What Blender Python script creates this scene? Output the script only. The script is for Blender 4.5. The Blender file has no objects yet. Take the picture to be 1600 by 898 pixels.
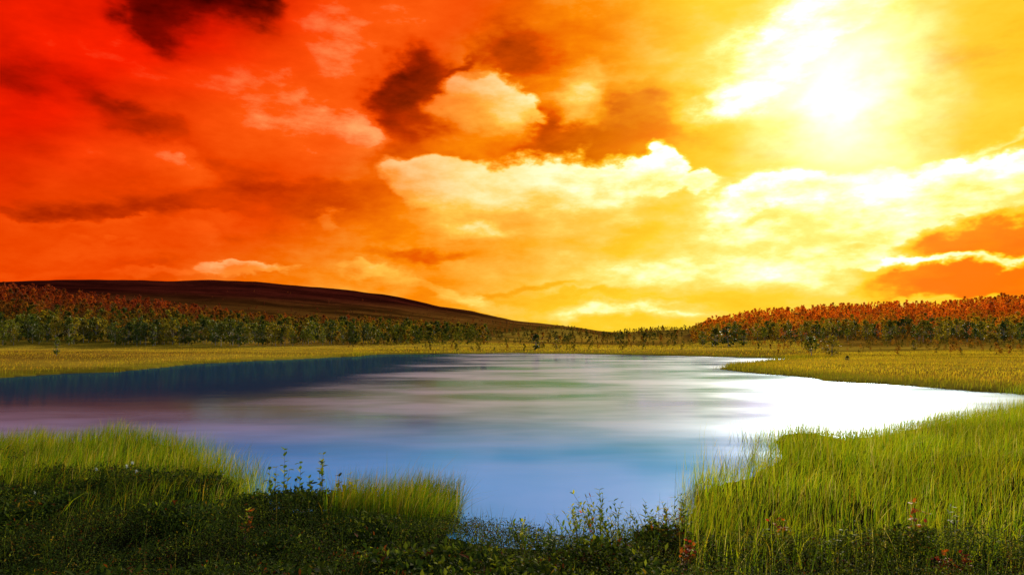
import bpy, math, random
import numpy as np
from mathutils import Vector, Matrix

rng = np.random.default_rng(7)
random.seed(7)
scene = bpy.context.scene
col = scene.collection
PI = math.pi

# ------------------------------------------------------------------ camera
FPX = 1150.0                 # focal length in pixels of the 1600 px wide photograph
HOR = 530.0                  # photo row of the true horizon
CAM_Z = 3.0
PITCH = math.atan((HOR - 449.0) / FPX)
cd = bpy.data.cameras.new('camera')
cd.sensor_width = 36.0
cd.lens = 36.0 * FPX / 1600.0
cd.clip_start = 0.1
cd.clip_end = 20000
cam = bpy.data.objects.new('camera', cd)
cam.location = (0, 0, CAM_Z)
cam.rotation_euler = (PI / 2 + PITCH, 0, 0)
col.objects.link(cam)
scene.camera = cam


def pdir(px, py):
    """direction of a photo pixel"""
    x = (px - 800.0) / FPX
    y = (449.0 - py) / FPX
    c, s = math.cos(PITCH), math.sin(PITCH)
    v = Vector((x, c - y * s, s + y * c))
    return v.normalized()


def pix(px, py, z=0.0):
    """where a photo pixel meets the level z"""
    d = pdir(px, py)
    k = (z - CAM_Z) / d.z
    return (d.x * k, d.y * k)


def azel(px, py):
    d = pdir(px, py)
    return math.atan2(d.x, d.y), math.asin(d.z)


# ------------------------------------------------------------------ world, sun, exposure
SUN_AZ, SUN_EL = azel(1312, 150)
scene.view_settings.view_transform = 'Standard'
scene.view_settings.look = 'None'
scene.view_settings.exposure = 0.0
scene.view_settings.gamma = 1.0
scene.cycles.use_denoising = True
scene.cycles.max_bounces = 5
scene.cycles.diffuse_bounces = 2
scene.cycles.glossy_bounces = 3
scene.cycles.transmission_bounces = 3
scene.cycles.transparent_max_bounces = 4
scene.cycles.sample_clamp_indirect = 4.0

sl = bpy.data.lights.new('sun', 'SUN')
sl.energy = 4.8
sl.angle = math.radians(0.6)
sl.color = (1.0, 0.87, 0.62)
so = bpy.data.objects.new('sun', sl)
sv = Vector((math.sin(SUN_AZ) * math.cos(SUN_EL), math.cos(SUN_AZ) * math.cos(SUN_EL), math.sin(SUN_EL)))
so.rotation_euler = sv.to_track_quat('Z', 'Y').to_euler()
so.location = (0, 0, 60)
col.objects.link(so)


def s2l(c):
    return tuple(((v / 255) / 12.92 if v <= 10 else (((v / 255) + 0.055) / 1.055) ** 2.4) for v in c) + (1.0,)


class NT:
    """small helper for node trees"""
    def __init__(self, tree):
        self.t = tree
        self.n = tree.nodes
        self.l = tree.links

    def new(self, kind, **kw):
        n = self.n.new(kind)
        for k, v in kw.items():
            setattr(n, k, v)
        return n

    def put(self, sock, v):
        if v is None:
            return
        if isinstance(v, bpy.types.NodeSocket):
            self.l.new(v, sock)
        else:
            sock.default_value = v

    def math(self, op, a, b=None, c=None, clamp=False):
        n = self.new('ShaderNodeMath', operation=op, use_clamp=clamp)
        for i, v in enumerate((a, b, c)):
            self.put(n.inputs[i], v)
        return n.outputs[0]

    def vec(self, op, a, b=None, scale=None):
        n = self.new('ShaderNodeVectorMath', operation=op)
        self.put(n.inputs[0], a)
        if b is not None:
            self.put(n.inputs[1], b)
        if scale is not None:
            self.put(n.inputs['Scale'], scale)
        return n.outputs['Value' if op in ('LENGTH', 'DOT_PRODUCT', 'DISTANCE') else 'Vector']

    def maprange(self, v, a, b, c=0.0, d=1.0, smooth=True):
        n = self.new('ShaderNodeMapRange', interpolation_type='SMOOTHSTEP' if smooth else 'LINEAR')
        for i, x in enumerate((v, a, b, c, d)):
            self.put(n.inputs[i], x)
        return n.outputs[0]

    def noise(self, v, scale, detail=4.0, rough=0.55, dist=0.0):
        n = self.new('ShaderNodeTexNoise')
        self.put(n.inputs['Vector'], v)
        n.inputs['Scale'].default_value = scale
        n.inputs['Detail'].default_value = detail
        n.inputs['Roughness'].default_value = rough
        n.inputs['Distortion'].default_value = dist
        return n

    def mixc(self, f, a, b, blend='MIX'):
        n = self.new('ShaderNodeMix', data_type='RGBA', blend_type=blend)
        self.put(n.inputs[0], f)
        self.put(n.inputs[6], a)
        self.put(n.inputs[7], b)
        return n.outputs[2]

    def mixf(self, f, a, b):
        n = self.new('ShaderNodeMix', data_type='FLOAT')
        self.put(n.inputs[0], f)
        self.put(n.inputs[2], a)
        self.put(n.inputs[3], b)
        return n.outputs[0]

    def ramp(self, f, stops):
        n = self.new('ShaderNodeValToRGB')
        e = n.color_ramp.elements
        while len(e) < len(stops):
            e.new(0.5)
        for el, (p, c) in zip(e, stops):
            el.position = p
            el.color = c
        self.put(n.inputs[0], f)
        return n.outputs[0]


def cloud_group():
    """one bank of cloud: an ellipse in azimuth and elevation, laid over the brightness so far"""
    g = bpy.data.node_groups.new('cloud_bank', 'ShaderNodeTree')
    for nm, ty in (('Coord', 'NodeSocketVector'), ('L', 'NodeSocketFloat'), ('Across', 'NodeSocketVector'), ('Up', 'NodeSocketVector'),
                   ('Inner', 'NodeSocketFloat'), ('Top', 'NodeSocketFloat'), ('Bottom', 'NodeSocketFloat'), ('Opacity', 'NodeSocketFloat')):
        g.interface.new_socket(nm, in_out='INPUT', socket_type=ty)
    g.interface.new_socket('L', in_out='OUTPUT', socket_type='NodeSocketFloat')
    t = NT(g)
    i = t.new('NodeGroupInput').outputs
    o = t.new('NodeGroupOutput')
    # the faint tie to L makes the banks evaluate one after another
    c = t.vec('ADD', i['Coord'], t.math('MULTIPLY', i['L'], 1e-7))
    qx = t.vec('DOT_PRODUCT', c, i['Across'])
    qy = t.vec('DOT_PRODUCT', c, i['Up'])
    d = t.math('SQRT', t.math('MULTIPLY_ADD', qx, qx, t.math('MULTIPLY', qy, qy)))
    m = t.maprange(d, i['Inner'], 1.0, i['Opacity'], 0.0)
    v = t.maprange(qy, -0.9, 0.8, i['Bottom'], i['Top'])
    t.put(o.inputs[0], t.mixf(m, i['L'], v))
    return g


# cx, cy, rx, ry (photo pixels, read as directions), turn, softness, top, bottom, opacity
CLOUDS = [
    # broad masses and breaks
    (120, 110, 330, 130, 0, .9, .74, .60, .9), (60, 260, 260, 70, 0, .9, .66, .62, .8), (20, 120, 70, 50, 0, .9, .40, .42, .8),
    (430, 320, 330, 62, 4, .9, .40, .46, .85), (150, 372, 240, 42, 3, .8, .66, .58, .8), (120, 400, 260, 30, 2, .9, .66, .58, .6),
    (190, 185, 150, 30, -32, .95, .34, .38, .7), (270, 225, 90, 26, -35, .9, .36, .40, .7),
    (610, 40, 260, 80, 0, .9, .74, .66, .9), (850, 60, 150, 90, 0, .8, .46, .42, .9), (900, 130, 150, 60, 10, .8, .50, .48, .8),
    (290, 15, 135, 66, -6, .75, .0, .0, 1), (355, 5, 75, 62, -25, .6, .0, .0, 1), (235, 60, 60, 34, -30, .9, .1, .15, .8),
    (640, 145, 74, 84, 8, .6, .06, .16, .95), (640, 225, 80, 60, 0, .9, .28, .34, .8), (800, 85, 80, 52, -15, .8, .14, .22, .85),
    (700, 120, 70, 12, 38, .8, .16, .16, .8),
    (380, 95, 150, 80, -15, .8, .72, .60, .9), (420, 195, 190, 95, -14, .7, .86, .66, .9), (500, 190, 150, 64, -12, .9, 1.0, .84, .9),
    (560, 205, 50, 42, 0, .5, .94, .74, .8), (535, 80, 62, 105, -6, .8, .86, .74, .85), (610, 35, 110, 40, 0, .9, .90, .74, .7),
    (110, 225, 210, 46, -13, .7, .74, .58, .75), (230, 255, 80, 30, -12, .8, .82, .62, .7),
    (130, 326, 190, 15, 5, .98, .30, .34, .6), (250, 312, 100, 14, 8, .98, .34, .36, .5),
    (460, 300, 200, 15, 6, .9, .36, .36, .6), (330, 255, 200, 50, 0, .9, .62, .50, .5),
    (210, 112, 170, 52, -10, .95, .88, .68, .8), (520, 62, 86, 74, 0, .9, .92, .74, .75), (250, 264, 84, 24, -14, .7, .88, .64, .8),
    (565, 212, 56, 36, -10, .7, 1.0, .80, .9), (455, 150, 60, 30, -20, .9, .92, .76, .6), (120, 238, 90, 24, -8, .9, .84, .66, .6),
    (70, 300, 120, 22, 2, .9, .56, .50, .6), (330, 345, 70, 14, -6, .8, .80, .62, .6), (200, 395, 120, 14, 2, .9, .82, .70, .6),
    # the orange break under the sun and the open sky beyond it
    (960, 205, 260, 62, 4, .6, .16, .22, 1), (1150, 225, 150, 60, 0, .8, .42, .45, .9), (1480, 120, 280, 150, 8, .7, .46, .48, 1),
    (1420, 205, 220, 60, 6, .8, .50, .50, .8), (1560, 60, 120, 80, 0, .9, .40, .44, .6),
    # bright cloud round the sun
    (1210, 90, 170, 100, 42, .95, .94, .88, 1), (1290, 20, 130, 62, 20, .55, .96, .88, .95), (1150, 160, 100, 30, 5, .9, 1.0, .9, .9),
    (1330, 62, 50, 22, 10, .6, .55, .5, .6), (1480, 238, 230, 9, 11, .9, .80, .80, .9), (1380, 275, 160, 9, 6, .9, .7, .7, .6),
    # puffs in the middle of the sky
    (750, 190, 90, 52, -8, .7, .84, .58, .95), (725, 160, 46, 44, 0, .5, .92, .70, .95), (775, 150, 44, 34, 0, .45, .98, .80, .95), (818, 165, 36, 32, 0, .45, 1.0, .72, .95), (790, 195, 40, 34, 0, .7, .96, .74, .7),
    (930, 150, 66, 62, -12, .9, .86, .82, .9), (905, 185, 50, 24, 0, .8, .86, .82, .7), (735, 225, 90, 22, 0, .9, .58, .48, .6),
    # long cumulus bank
    (850, 345, 290, 92, 0, .8, .86, .62, .9), (690, 278, 82, 36, -5, .35, .98, .78, 1), (860, 290, 190, 46, 3, .35, 1.0, .78, 1),
    (1032, 262, 40, 46, 0, .3, 1.0, .86, 1), (985, 275, 60, 34, 0, .35, 1.0, .84, 1), (1095, 285, 46, 20, -10, .5, 1.0, .88, .9),
    (760, 310, 120, 26, -6, .8, .94, .76, .7), (740, 365, 60, 20, -10, .8, .98, .70, .8), (640, 402, 80, 14, 3, .9, .30, .32, .8),
    (830, 345, 90, 22, 4, .9, .70, .62, .7), (1015, 360, 95, 46, 28, .8, .34, .46, .8), (930, 320, 80, 20, 10, .8, .9, .72, .6),
    # the pale mass on the right
    (1300, 350, 330, 92, 2, .7, .92, .78, 1), (1240, 318, 150, 40, 8, .4, .98, .80, 1), (1510, 300, 170, 56, 6, .35, .98, .76, 1),
    (1480, 262, 34, 20, 0, .4, 1.0, .9, .9), (1590, 262, 44, 26, 0, .4, 1.0, .92, 1), (1400, 290, 60, 20, 0, .5, 1.0, .9, .9),
    (1540, 400, 260, 60, 0, .8, .94, .8, .9), (1190, 345, 60, 12, 10, .8, .72, .7, .7), (1300, 400, 120, 16, 4, .8, .62, .62, .7),
    (1560, 368, 96, 30, 9, .6, .06, .02, .95), (1560, 432, 150, 22, 3, .5, .02, .02, 1), (1500, 405, 160, 8, 3, .8, 1.0, .95, .9),
    (1400, 428, 70, 9, 0, .9, .4, .4, .7),
    # low bands over the horizon
    (1000, 430, 330, 46, 2, .9, .82, .80, .8), (1180, 420, 260, 42, 3, .9, .90, .80, .9), (970, 492, 170, 24, 2, .9, .97, .93, .9),
    (820, 452, 130, 9, 4, .9, .44, .44, .8), (930, 462, 130, 8, 3, .9, .5, .5, .8), (1130, 478, 130, 9, 6, .9, .56, .56, .7),
    (700, 462, 150, 15, -14, .8, .9, .78, .8), (600, 440, 130, 14, -8, .9, .66, .60, .7), (560, 430, 40, 14, 0, .7, .9, .7, .7),
    (392, 424, 78, 15, 0, .4, .96, .76, 1), (350, 418, 36, 11, 0, .5, .94, .76, .9), (255, 428, 60, 9, 0, .7, .85, .66, .8),
    (310, 362, 60, 16, -10, .8, .86, .66, .8), (80, 346, 60, 9, 0, .6, .76, .60, .8), (180, 345, 36, 9, 0, .6, .78, .60, .8),
    (165, 382, 40, 10, 0, .7, .80, .64, .8), (515, 345, 22, 11, 0, .7, .70, .60, .9), (60, 425, 120, 11, 0, .9, .74, .70, .7),
]


def build_world():
    w = bpy.data.worlds.new('World')
    scene.world = w
    w.use_nodes = True
    w.node_tree.nodes.clear()
    t = NT(w.node_tree)
    out = t.new('ShaderNodeOutputWorld')
    bg = t.new('ShaderNodeBackground')
    t.l.new(bg.outputs[0], out.inputs[0])
    tc = t.new('ShaderNodeTexCoord')
    d = t.vec('NORMALIZE', tc.outputs['Generated'])
    sp = t.new('ShaderNodeSeparateXYZ')
    t.put(sp.inputs[0], d)
    az = t.math('ARCTAN2', sp.outputs[0], sp.outputs[1])
    el = t.math('ARCSINE', sp.outputs[2])
    cb = t.new('ShaderNodeCombineXYZ')
    t.put(cb.inputs[0], az)
    t.put(cb.inputs[1], el)
    cb.inputs[2].default_value = 1.0
    flat = t.vec('MULTIPLY', d, (1, 1, 1.9))
    n1 = t.noise(flat, 5.5, 4.0, 0.58)
    n2 = t.noise(flat, 19.0, 4.0, 0.62)
    w1 = t.vec('MULTIPLY', t.vec('SUBTRACT', n1.outputs['Color'], (.5, .5, .5)), (.16, .075, 0))
    w2 = t.vec('MULTIPLY', t.vec('SUBTRACT', n2.outputs['Color'], (.5, .5, .5)), (.062, .044, 0))
    cw = t.vec('ADD', t.vec('ADD', cb.outputs[0], w1), w2)
    # finer relief in the clouds
    n3 = t.noise(t.vec('MULTIPLY', d, (1, 1, 2.6)), 14.0, 6.0, 0.62)
    n4 = t.noise(t.vec('MULTIPLY', d, (1, 1, 3.4)), 4.0, 3.0, 0.55)
    det = t.math('ADD', t.math('MULTIPLY', t.math('SUBTRACT', n3.outputs[0], .5), .50),
                 t.math('MULTIPLY', t.math('SUBTRACT', n4.outputs[0], .5), .30))
    L = t.math('ADD', .58, t.math('MULTIPLY', det, .01))
    grp = cloud_group()
    k = 1.12
    for (cx, cy, rx, ry, rot, soft, top, bot, op) in CLOUDS:
        a, e = azel(cx, cy)
        co, si = math.cos(math.radians(rot)), math.sin(math.radians(rot))
        ix, iy = FPX / (rx * k), FPX / (ry * k)
        g = t.new('ShaderNodeGroup')
        g.node_tree = grp
        t.put(g.inputs['Coord'], cw)
        t.put(g.inputs['L'], L)
        g.inputs['Across'].default_value = (co * ix, si * ix, -(co * a + si * e) * ix)
        g.inputs['Up'].default_value = (-si * iy, co * iy, -(-si * a + co * e) * iy)
        g.inputs['Inner'].default_value = 1.0 - soft * 0.95
        g.inputs['Top'].default_value = top
        g.inputs['Bottom'].default_value = bot
        g.inputs['Opacity'].default_value = op
        L = g.outputs[0]
    L = t.math('ADD', L, det, clamp=True)
    # warmth by how far the sky lies from the sun: yellow about it, orange, then deep red away to the west and higher up
    off = t.math('MAXIMUM', t.math('SUBTRACT', SUN_AZ, az), 0.0)
    q = t.math('MULTIPLY', off, t.math('MULTIPLY_ADD', el, 1.6, .6))
    q = t.math('ADD', q, t.math('MULTIPLY', t.math('SUBTRACT', n4.outputs[0], .5), .16))
    K = lambda *c: s2l(c)
    r0 = t.ramp(L, [(0, K(10, 0, 0)), (.30, K(125, 8, 0)), (.55, K(214, 22, 0)), (.78, K(250, 32, 0)), (1, K(255, 90, 45))])
    r1 = t.ramp(L, [(0, K(50, 8, 0)), (.30, K(178, 40, 0)), (.55, K(238, 70, 0)), (.8, K(255, 92, 14)), (1, K(255, 170, 100))])
    r2 = t.ramp(L, [(0, K(130, 30, 0)), (.32, K(235, 88, 0)), (.55, K(255, 140, 6)), (.8, K(255, 196, 72)), (1, K(255, 226, 150))])
    r3 = t.ramp(L, [(0, K(255, 120, 0)), (.16, K(255, 140, 0)), (.42, K(255, 196, 22)), (.6, K(255, 212, 48)), (.8, K(255, 226, 108)), (.92, K(255, 240, 160)), (1, K(255, 248, 206))])
    c = t.mixc(t.maprange(q, 1.04, .72), r0, r1)
    c = t.mixc(t.maprange(q, .68, .42), c, r2)
    c = t.mixc(t.maprange(q, .42, .16), c, r3)
    # cloud lit through near the sun is far brighter than the film can hold
    boost = t.math('MULTIPLY', t.maprange(q, .66, .15), t.maprange(L, .68, 1.0))
    c = t.vec('MULTIPLY', c, t.vec('ADD', (1, 1, 1), t.vec('SCALE', (4.5, .50, 1.2), scale=boost)))
    glow = t.vec('LENGTH', t.vec('MULTIPLY', t.vec('SUBTRACT', cw, (SUN_AZ, SUN_EL, 1.0)), (1.0, .9, 0)))
    g1 = t.math('POWER', t.maprange(glow, 0.0, .36, 1.0, 0.0, False), 2.6)
    g2 = t.math('POWER', t.maprange(glow, 0.0, .16, 1.0, 0.0, False), 2.2)
    c = t.vec('ADD', c, t.vec('SCALE', (1.0, .78, .30), scale=t.math('MULTIPLY', g1, .36)))
    c = t.vec('ADD', c, t.vec('SCALE', (1.0, .95, .80), scale=t.math('MULTIPLY', g2, 1.7)))
    # higher up and round behind, unseen: daylight blue, white cloud brightened as added fill light
    sky = t.new('ShaderNodeTexSky', sky_type='NISHITA')
    sky.sun_disc = False
    sky.sun_elevation = SUN_EL
    sky.sun_rotation = SUN_AZ
    sky.air_density = 1.2
    sky.ozone_density = 2.5
    blue = t.vec('SCALE', sky.outputs[0], scale=.15)
    n5 = t.noise(t.vec('MULTIPLY', d, (1, 1, 1.6)), 2.6, 5.0, .58)
    cloudy = t.maprange(n5.outputs[0], .50, .66)
    day = t.mixc(t.math('MULTIPLY', cloudy, .85), blue, (1.5, 1.55, 1.68, 1))
    warm = t.math('MULTIPLY', t.maprange(el, .46, .72, 1.0, 0.0), t.maprange(t.math('ABSOLUTE', az), .85, 1.9, 1.0, 0.0))
    c = t.mixc(warm, day, c)
    t.put(bg.inputs[0], c)
    bg.inputs[1].default_value = 1.0
    w.cycles.sampling_method = 'MANUAL'
    w.cycles.sample_map_resolution = 512


build_world()


# ------------------------------------------------------------------ helpers
def tag(o, label=None, cat=None, group=None, kind=None):
    if label:
        o['label'] = label
    if cat:
        o['category'] = cat
    if group:
        o['group'] = group
    if kind:
        o['kind'] = kind
    return o


def mesh_np(name, verts, faces, mat=None, colors=None, smooth=False):
    """mesh from numpy arrays; faces is a list of (n,k) index arrays; colors are per vertex"""
    me = bpy.data.meshes.new(name)
    verts = np.asarray(verts, dtype=np.float32).reshape(-1, 3)
    me.vertices.add(len(verts))
    me.vertices.foreach_set('co', verts.ravel())
    faces = [np.asarray(f, dtype=np.int32) for f in faces if len(f)]
    loops = np.concatenate([f.ravel() for f in faces])
    starts, tot, p = [], [], 0
    for f in faces:
        n, k = f.shape
        starts.append(p + np.arange(n) * k)
        tot.append(np.full(n, k))
        p += n * k
    me.loops.add(len(loops))
    me.loops.foreach_set('vertex_index', loops)
    starts = np.concatenate(starts).astype(np.int32)
    me.polygons.add(len(starts))
    me.polygons.foreach_set('loop_start', starts)
    me.polygons.foreach_set('loop_total', np.concatenate(tot).astype(np.int32))
    if smooth:
        me.polygons.foreach_set('use_smooth', np.ones(len(starts), dtype=bool))
    if colors is not None:
        a = me.color_attributes.new('tint', 'FLOAT_COLOR', 'POINT')
        c = np.ones((len(verts), 4), dtype=np.float32)
        c[:, :3] = colors
        a.data.foreach_set('color', c.ravel())
    me.update()
    me.validate()
    if mat:
        me.materials.append(mat)
    return me


def obj(name, me, parent=None, loc=None):
    o = bpy.data.objects.new(name, me)
    col.objects.link(o)
    if parent:
        o.parent = parent
    if loc is not None:
        o.location = loc
    return o


def mat_new(name):
    m = bpy.data.materials.new(name)
    m.use_nodes = True
    m.node_tree.nodes.clear()
    t = NT(m.node_tree)
    out = t.new('ShaderNodeOutputMaterial')
    return m, t, out


def leaf_material(name, base=None, rough=.5, trans=.45, spec=.3, tint_trans=(1.25, 1.2, .55), vary=.35, vscale=3.0):
    """thin leaf: diffuse with a gloss, plus light coming through from behind"""
    m, t, out = mat_new(name)
    if base is None:
        at = t.new('ShaderNodeAttribute', attribute_name='tint')
        c = at.outputs['Color']
    else:
        oi = t.new('ShaderNodeObjectInfo')
        geo = t.new('ShaderNodeNewGeometry')
        n = t.noise(geo.outputs['Position'], vscale, 3.0)
        k = t.math('ADD', t.math('MULTIPLY', n.outputs[0], vary * 2), 1.0 - vary)
        k = t.math('MULTIPLY', k, t.math('ADD', t.math('MULTIPLY', oi.outputs['Random'], .6), .7))
        c = t.vec('SCALE', tuple(base), scale=k)
    p = t.new('ShaderNodeBsdfPrincipled')
    t.put(p.inputs['Base Color'], c)
    p.inputs['Roughness'].default_value = rough
    p.inputs['Specular IOR Level'].default_value = spec
    tr = t.new('ShaderNodeBsdfTranslucent')
    t.put(tr.inputs['Color'], t.vec('MULTIPLY', c, tint_trans))
    mx = t.new('ShaderNodeMixShader')
    mx.inputs[0].default_value = trans
    t.l.new(p.outputs[0], mx.inputs[1])
    t.l.new(tr.outputs[0], mx.inputs[2])
    t.l.new(mx.outputs[0], out.inputs[0])
    return m


def plain_material(name, base, rough=.8, vary=.4, scale=8.0):
    m, t, out = mat_new(name)
    geo = t.new('ShaderNodeNewGeometry')
    n = t.noise(geo.outputs['Position'], scale, 4.0)
    c = t.vec('SCALE', tuple(base), scale=t.math('ADD', t.math('MULTIPLY', n.outputs[0], 2 * vary), 1 - vary))
    p = t.new('ShaderNodeBsdfPrincipled')
    t.put(p.inputs['Base Color'], c)
    p.inputs['Roughness'].default_value = rough
    t.l.new(p.outputs[0], out.inputs[0])
    return m


def vnoise(x, y, scale, seed=0):
    """cheap smooth 2-D value noise, 0..1"""
    x = np.asarray(x, float) / scale + seed * 17.3
    y = np.asarray(y, float) / scale + seed * 7.7
    xi, yi = np.floor(x), np.floor(y)
    fx, fy = x - xi, y - yi
    fx, fy = fx * fx * (3 - 2 * fx), fy * fy * (3 - 2 * fy)

    def h(a, b):
        v = np.sin(a * 127.1 + b * 311.7 + seed * 74.7) * 43758.5453
        return v - np.floor(v)
    return (h(xi, yi) * (1 - fx) + h(xi + 1, yi) * fx) * (1 - fy) + (h(xi, yi + 1) * (1 - fx) + h(xi + 1, yi + 1) * fx) * fy


def fbm(x, y, scale, seed=0, o=3):
    return sum(vnoise(x, y, scale / 2 ** k, seed + k) * .5 ** k for k in range(o)) / sum(.5 ** k for k in range(o))


def sstep(x, a, b):
    u = np.clip((x - a) / (b - a), 0, 1)
    return u * u * (3 - 2 * u)


# ------------------------------------------------------------------ the lake's outline
# photo pixels with the level they were read at (0 = waterline, more = tops of the grass hiding it)
SHORE = [
    # far side, west to east
    (-700, 640, 0), (-400, 618, 0), (-200, 601, 0), (0, 590, 0), (100, 584, 0), (180, 581, 0), (218, 576, 0), (300, 568, 0), (400, 564, 0), (450, 562, 0),
    (550, 557, 0), (600, 554, 0), (700, 552.5, 0), (800, 552, 0), (900, 553, 0), (1000, 555, 0), (1100, 557, 0), (1200, 559.5, 0), (1262, 560.5, 0),
    # the low point on the east side
    (1225, 562.5, 0), (1160, 567, 0), (1118, 571, 0), (1122, 576, 0), (1200, 582, 0), (1258, 589, 0), (1290, 596, 0), (1370, 600, 0), (1450, 606, 0),
    (1520, 612, 0), (1600, 617, 0), (1700, 622, 0),
    # near side, east to west
    (1640, 617, .55), (1560, 627, .55), (1480, 636, .55), (1400, 650, .55), (1320, 662, .55), (1270, 650, .6), (1225, 650, .6), (1212, 672, .6), (1195, 704, .6),
    (1130, 716, .6), (1090, 730, .5), (1085, 800, .0), (1050, 832, .1), (960, 846, .1), (860, 852, .1), (760, 846, .1), (700, 832, .1), (694, 800, 0),
    (700, 742, .55), (650, 740, .55), (590, 765, .5), (560, 780, .2), (470, 785, .2), (400, 782, .1), (378, 780, 0), (380, 745, 0),
    (372, 716, .5), (330, 684, .6), (280, 666, .6), (200, 656, .6), (100, 662, .6), (0, 668, .6), (-200, 676, .6), (-500, 690, .6), (-900, 700, .6)]
LAKE = np.array([pix(a, b, c) for a, b, c in SHORE])


def lake_sd(x, y):
    """signed distance to the shore, positive in the water"""
    x = np.asarray(x, float).ravel()
    y = np.asarray(y, float).ravel()
    best = np.full(x.shape, 1e18)
    ins = np.zeros(x.shape, bool)
    n = len(LAKE)
    for i in range(n):
        ax, ay = LAKE[i]
        bx, by = LAKE[(i + 1) % n]
        ex, ey = bx - ax, by - ay
        k = np.clip(((x - ax) * ex + (y - ay) * ey) / (ex * ex + ey * ey), 0, 1)
        best = np.minimum(best, (x - ax - k * ex) ** 2 + (y - ay - k * ey) ** 2)
        if ay != by:
            c = ((ay > y) != (by > y)) & (x < ex * (y - ay) / ey + ax)
            ins ^= c
    d = np.where(ins, np.sqrt(best), -np.sqrt(best))
    r = np.hypot(x, y)
    # ragged edge: small bites near by, broader ones along the far shores
    return d + (fbm(x, y, 2.4, 50) - .5) * .8 * sstep(r, 13, 17) + (fbm(x, y, 15, 55) - .5) * 5.0 * sstep(r, 45, 70)


def px_az(p):
    return math.atan((p - 800.0) / (FPX * math.cos(PITCH)))


def profile(pts, treetop=0.0):
    """ridge line read from the photo: azimuth and slope above the horizon"""
    a = [azel(x, y) for x, y in pts]
    return np.array([p[0] for p in a]), np.array([math.tan(p[1]) for p in a])


RIDGES = [
    # name, photo line, start distance, crest distance, tree height on the crest
    ('wood_west', [(-700, 470), (-300, 450), (-100, 443), (0, 447), (60, 452), (120, 460), (200, 468), (300, 480), (400, 492), (500, 497), (620, 503), (720, 509), (800, 516), (900, 525)], 215, 520, 5.0),
    ('fell', [(-900, 470), (-400, 452), (-100, 442), (0, 440), (100, 437.5), (180, 436.5), (260, 438), (330, 438.5), (400, 440.5), (450, 446), (500, 450), (560, 456), (620, 464), (680, 477), (740, 487), (800, 500), (860, 507), (900, 511), (935, 517), (980, 521), (1100, 526)], 560, 1700, 0.0),
    ('low_hill', [(700, 526), (800, 512), (870, 507), (910, 512), (942, 519), (985, 512), (1040, 509), (1090, 508), (1150, 506), (1300, 506), (1700, 512)], 260, 900, 5.0),
    ('wood_east', [(1020, 529), (1060, 519), (1085, 508), (1105, 498), (1130, 492), (1200, 482), (1300, 475), (1400, 469), (1500, 465), (1560, 461), (1600, 460), (1700, 457), (2000, 452), (2500, 470)], 150, 540, 5.0),
]
RIDGES = [(nm, *profile(p), r0, r1, th) for nm, p, r0, r1, th in RIDGES]
SHAPE = {'wood_west': 1.12, 'fell': 1.3, 'low_hill': 1.5, 'wood_east': 1.9}


def ridge_heights(x, y):
    r = np.hypot(x, y)
    az = np.arctan2(x, y)
    out = []
    for nm, a, s, r0, r1, th in RIDGES:
        sl_ = np.interp(az, a, s)
        far = sstep(np.abs(az), 1.15, 2.2)
        H = np.maximum(sl_ * r1 + CAM_Z - th, 0) * (1 - far) + 10 * far
        u = np.clip((r - r0) / (r1 - r0), 0, 1)
        S = u ** SHAPE[nm]
        fall = 1 - .5 * sstep(r, r1, r1 * 2.2)
        out.append(H * S * fall)
    return np.array(out)


def ground(x, y, sd=None):
    x = np.asarray(x, float)
    y = np.asarray(y, float)
    if sd is None:
        sd = lake_sd(x, y).reshape(x.shape)
    r = np.hypot(x, y)
    d = np.maximum(-sd, 0)
    land = .05 + .20 * (1 - np.exp(-d / .9)) + .25 * sstep(d, 2, 30)
    land = land + .10 * (fbm(x, y, 1.3, 3) - .5) * sstep(d, .2, 1.5) + .35 * (fbm(x, y, 9, 5) - .4) * sstep(d, 6, 30)
    land = land + .85 * np.exp(-(r / 6.5) ** 2) * sstep(d, .3, 4)
    land = np.maximum(land, .03)
    hills = ridge_heights(x, y).max(axis=0)
    hills = hills + (fbm(x, y, 160, 9) - .5) * np.minimum(hills * .12, 9) + (fbm(x, y, 30, 12) - .5) * np.minimum(hills * .08, 1.6)
    land = land + np.maximum(hills, 0) * sstep(d, 3, 40)
    bed = -np.minimum(.03 + .28 * np.maximum(sd, 0), 2.5)
    return np.where(sd > 0, bed, land)


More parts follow.
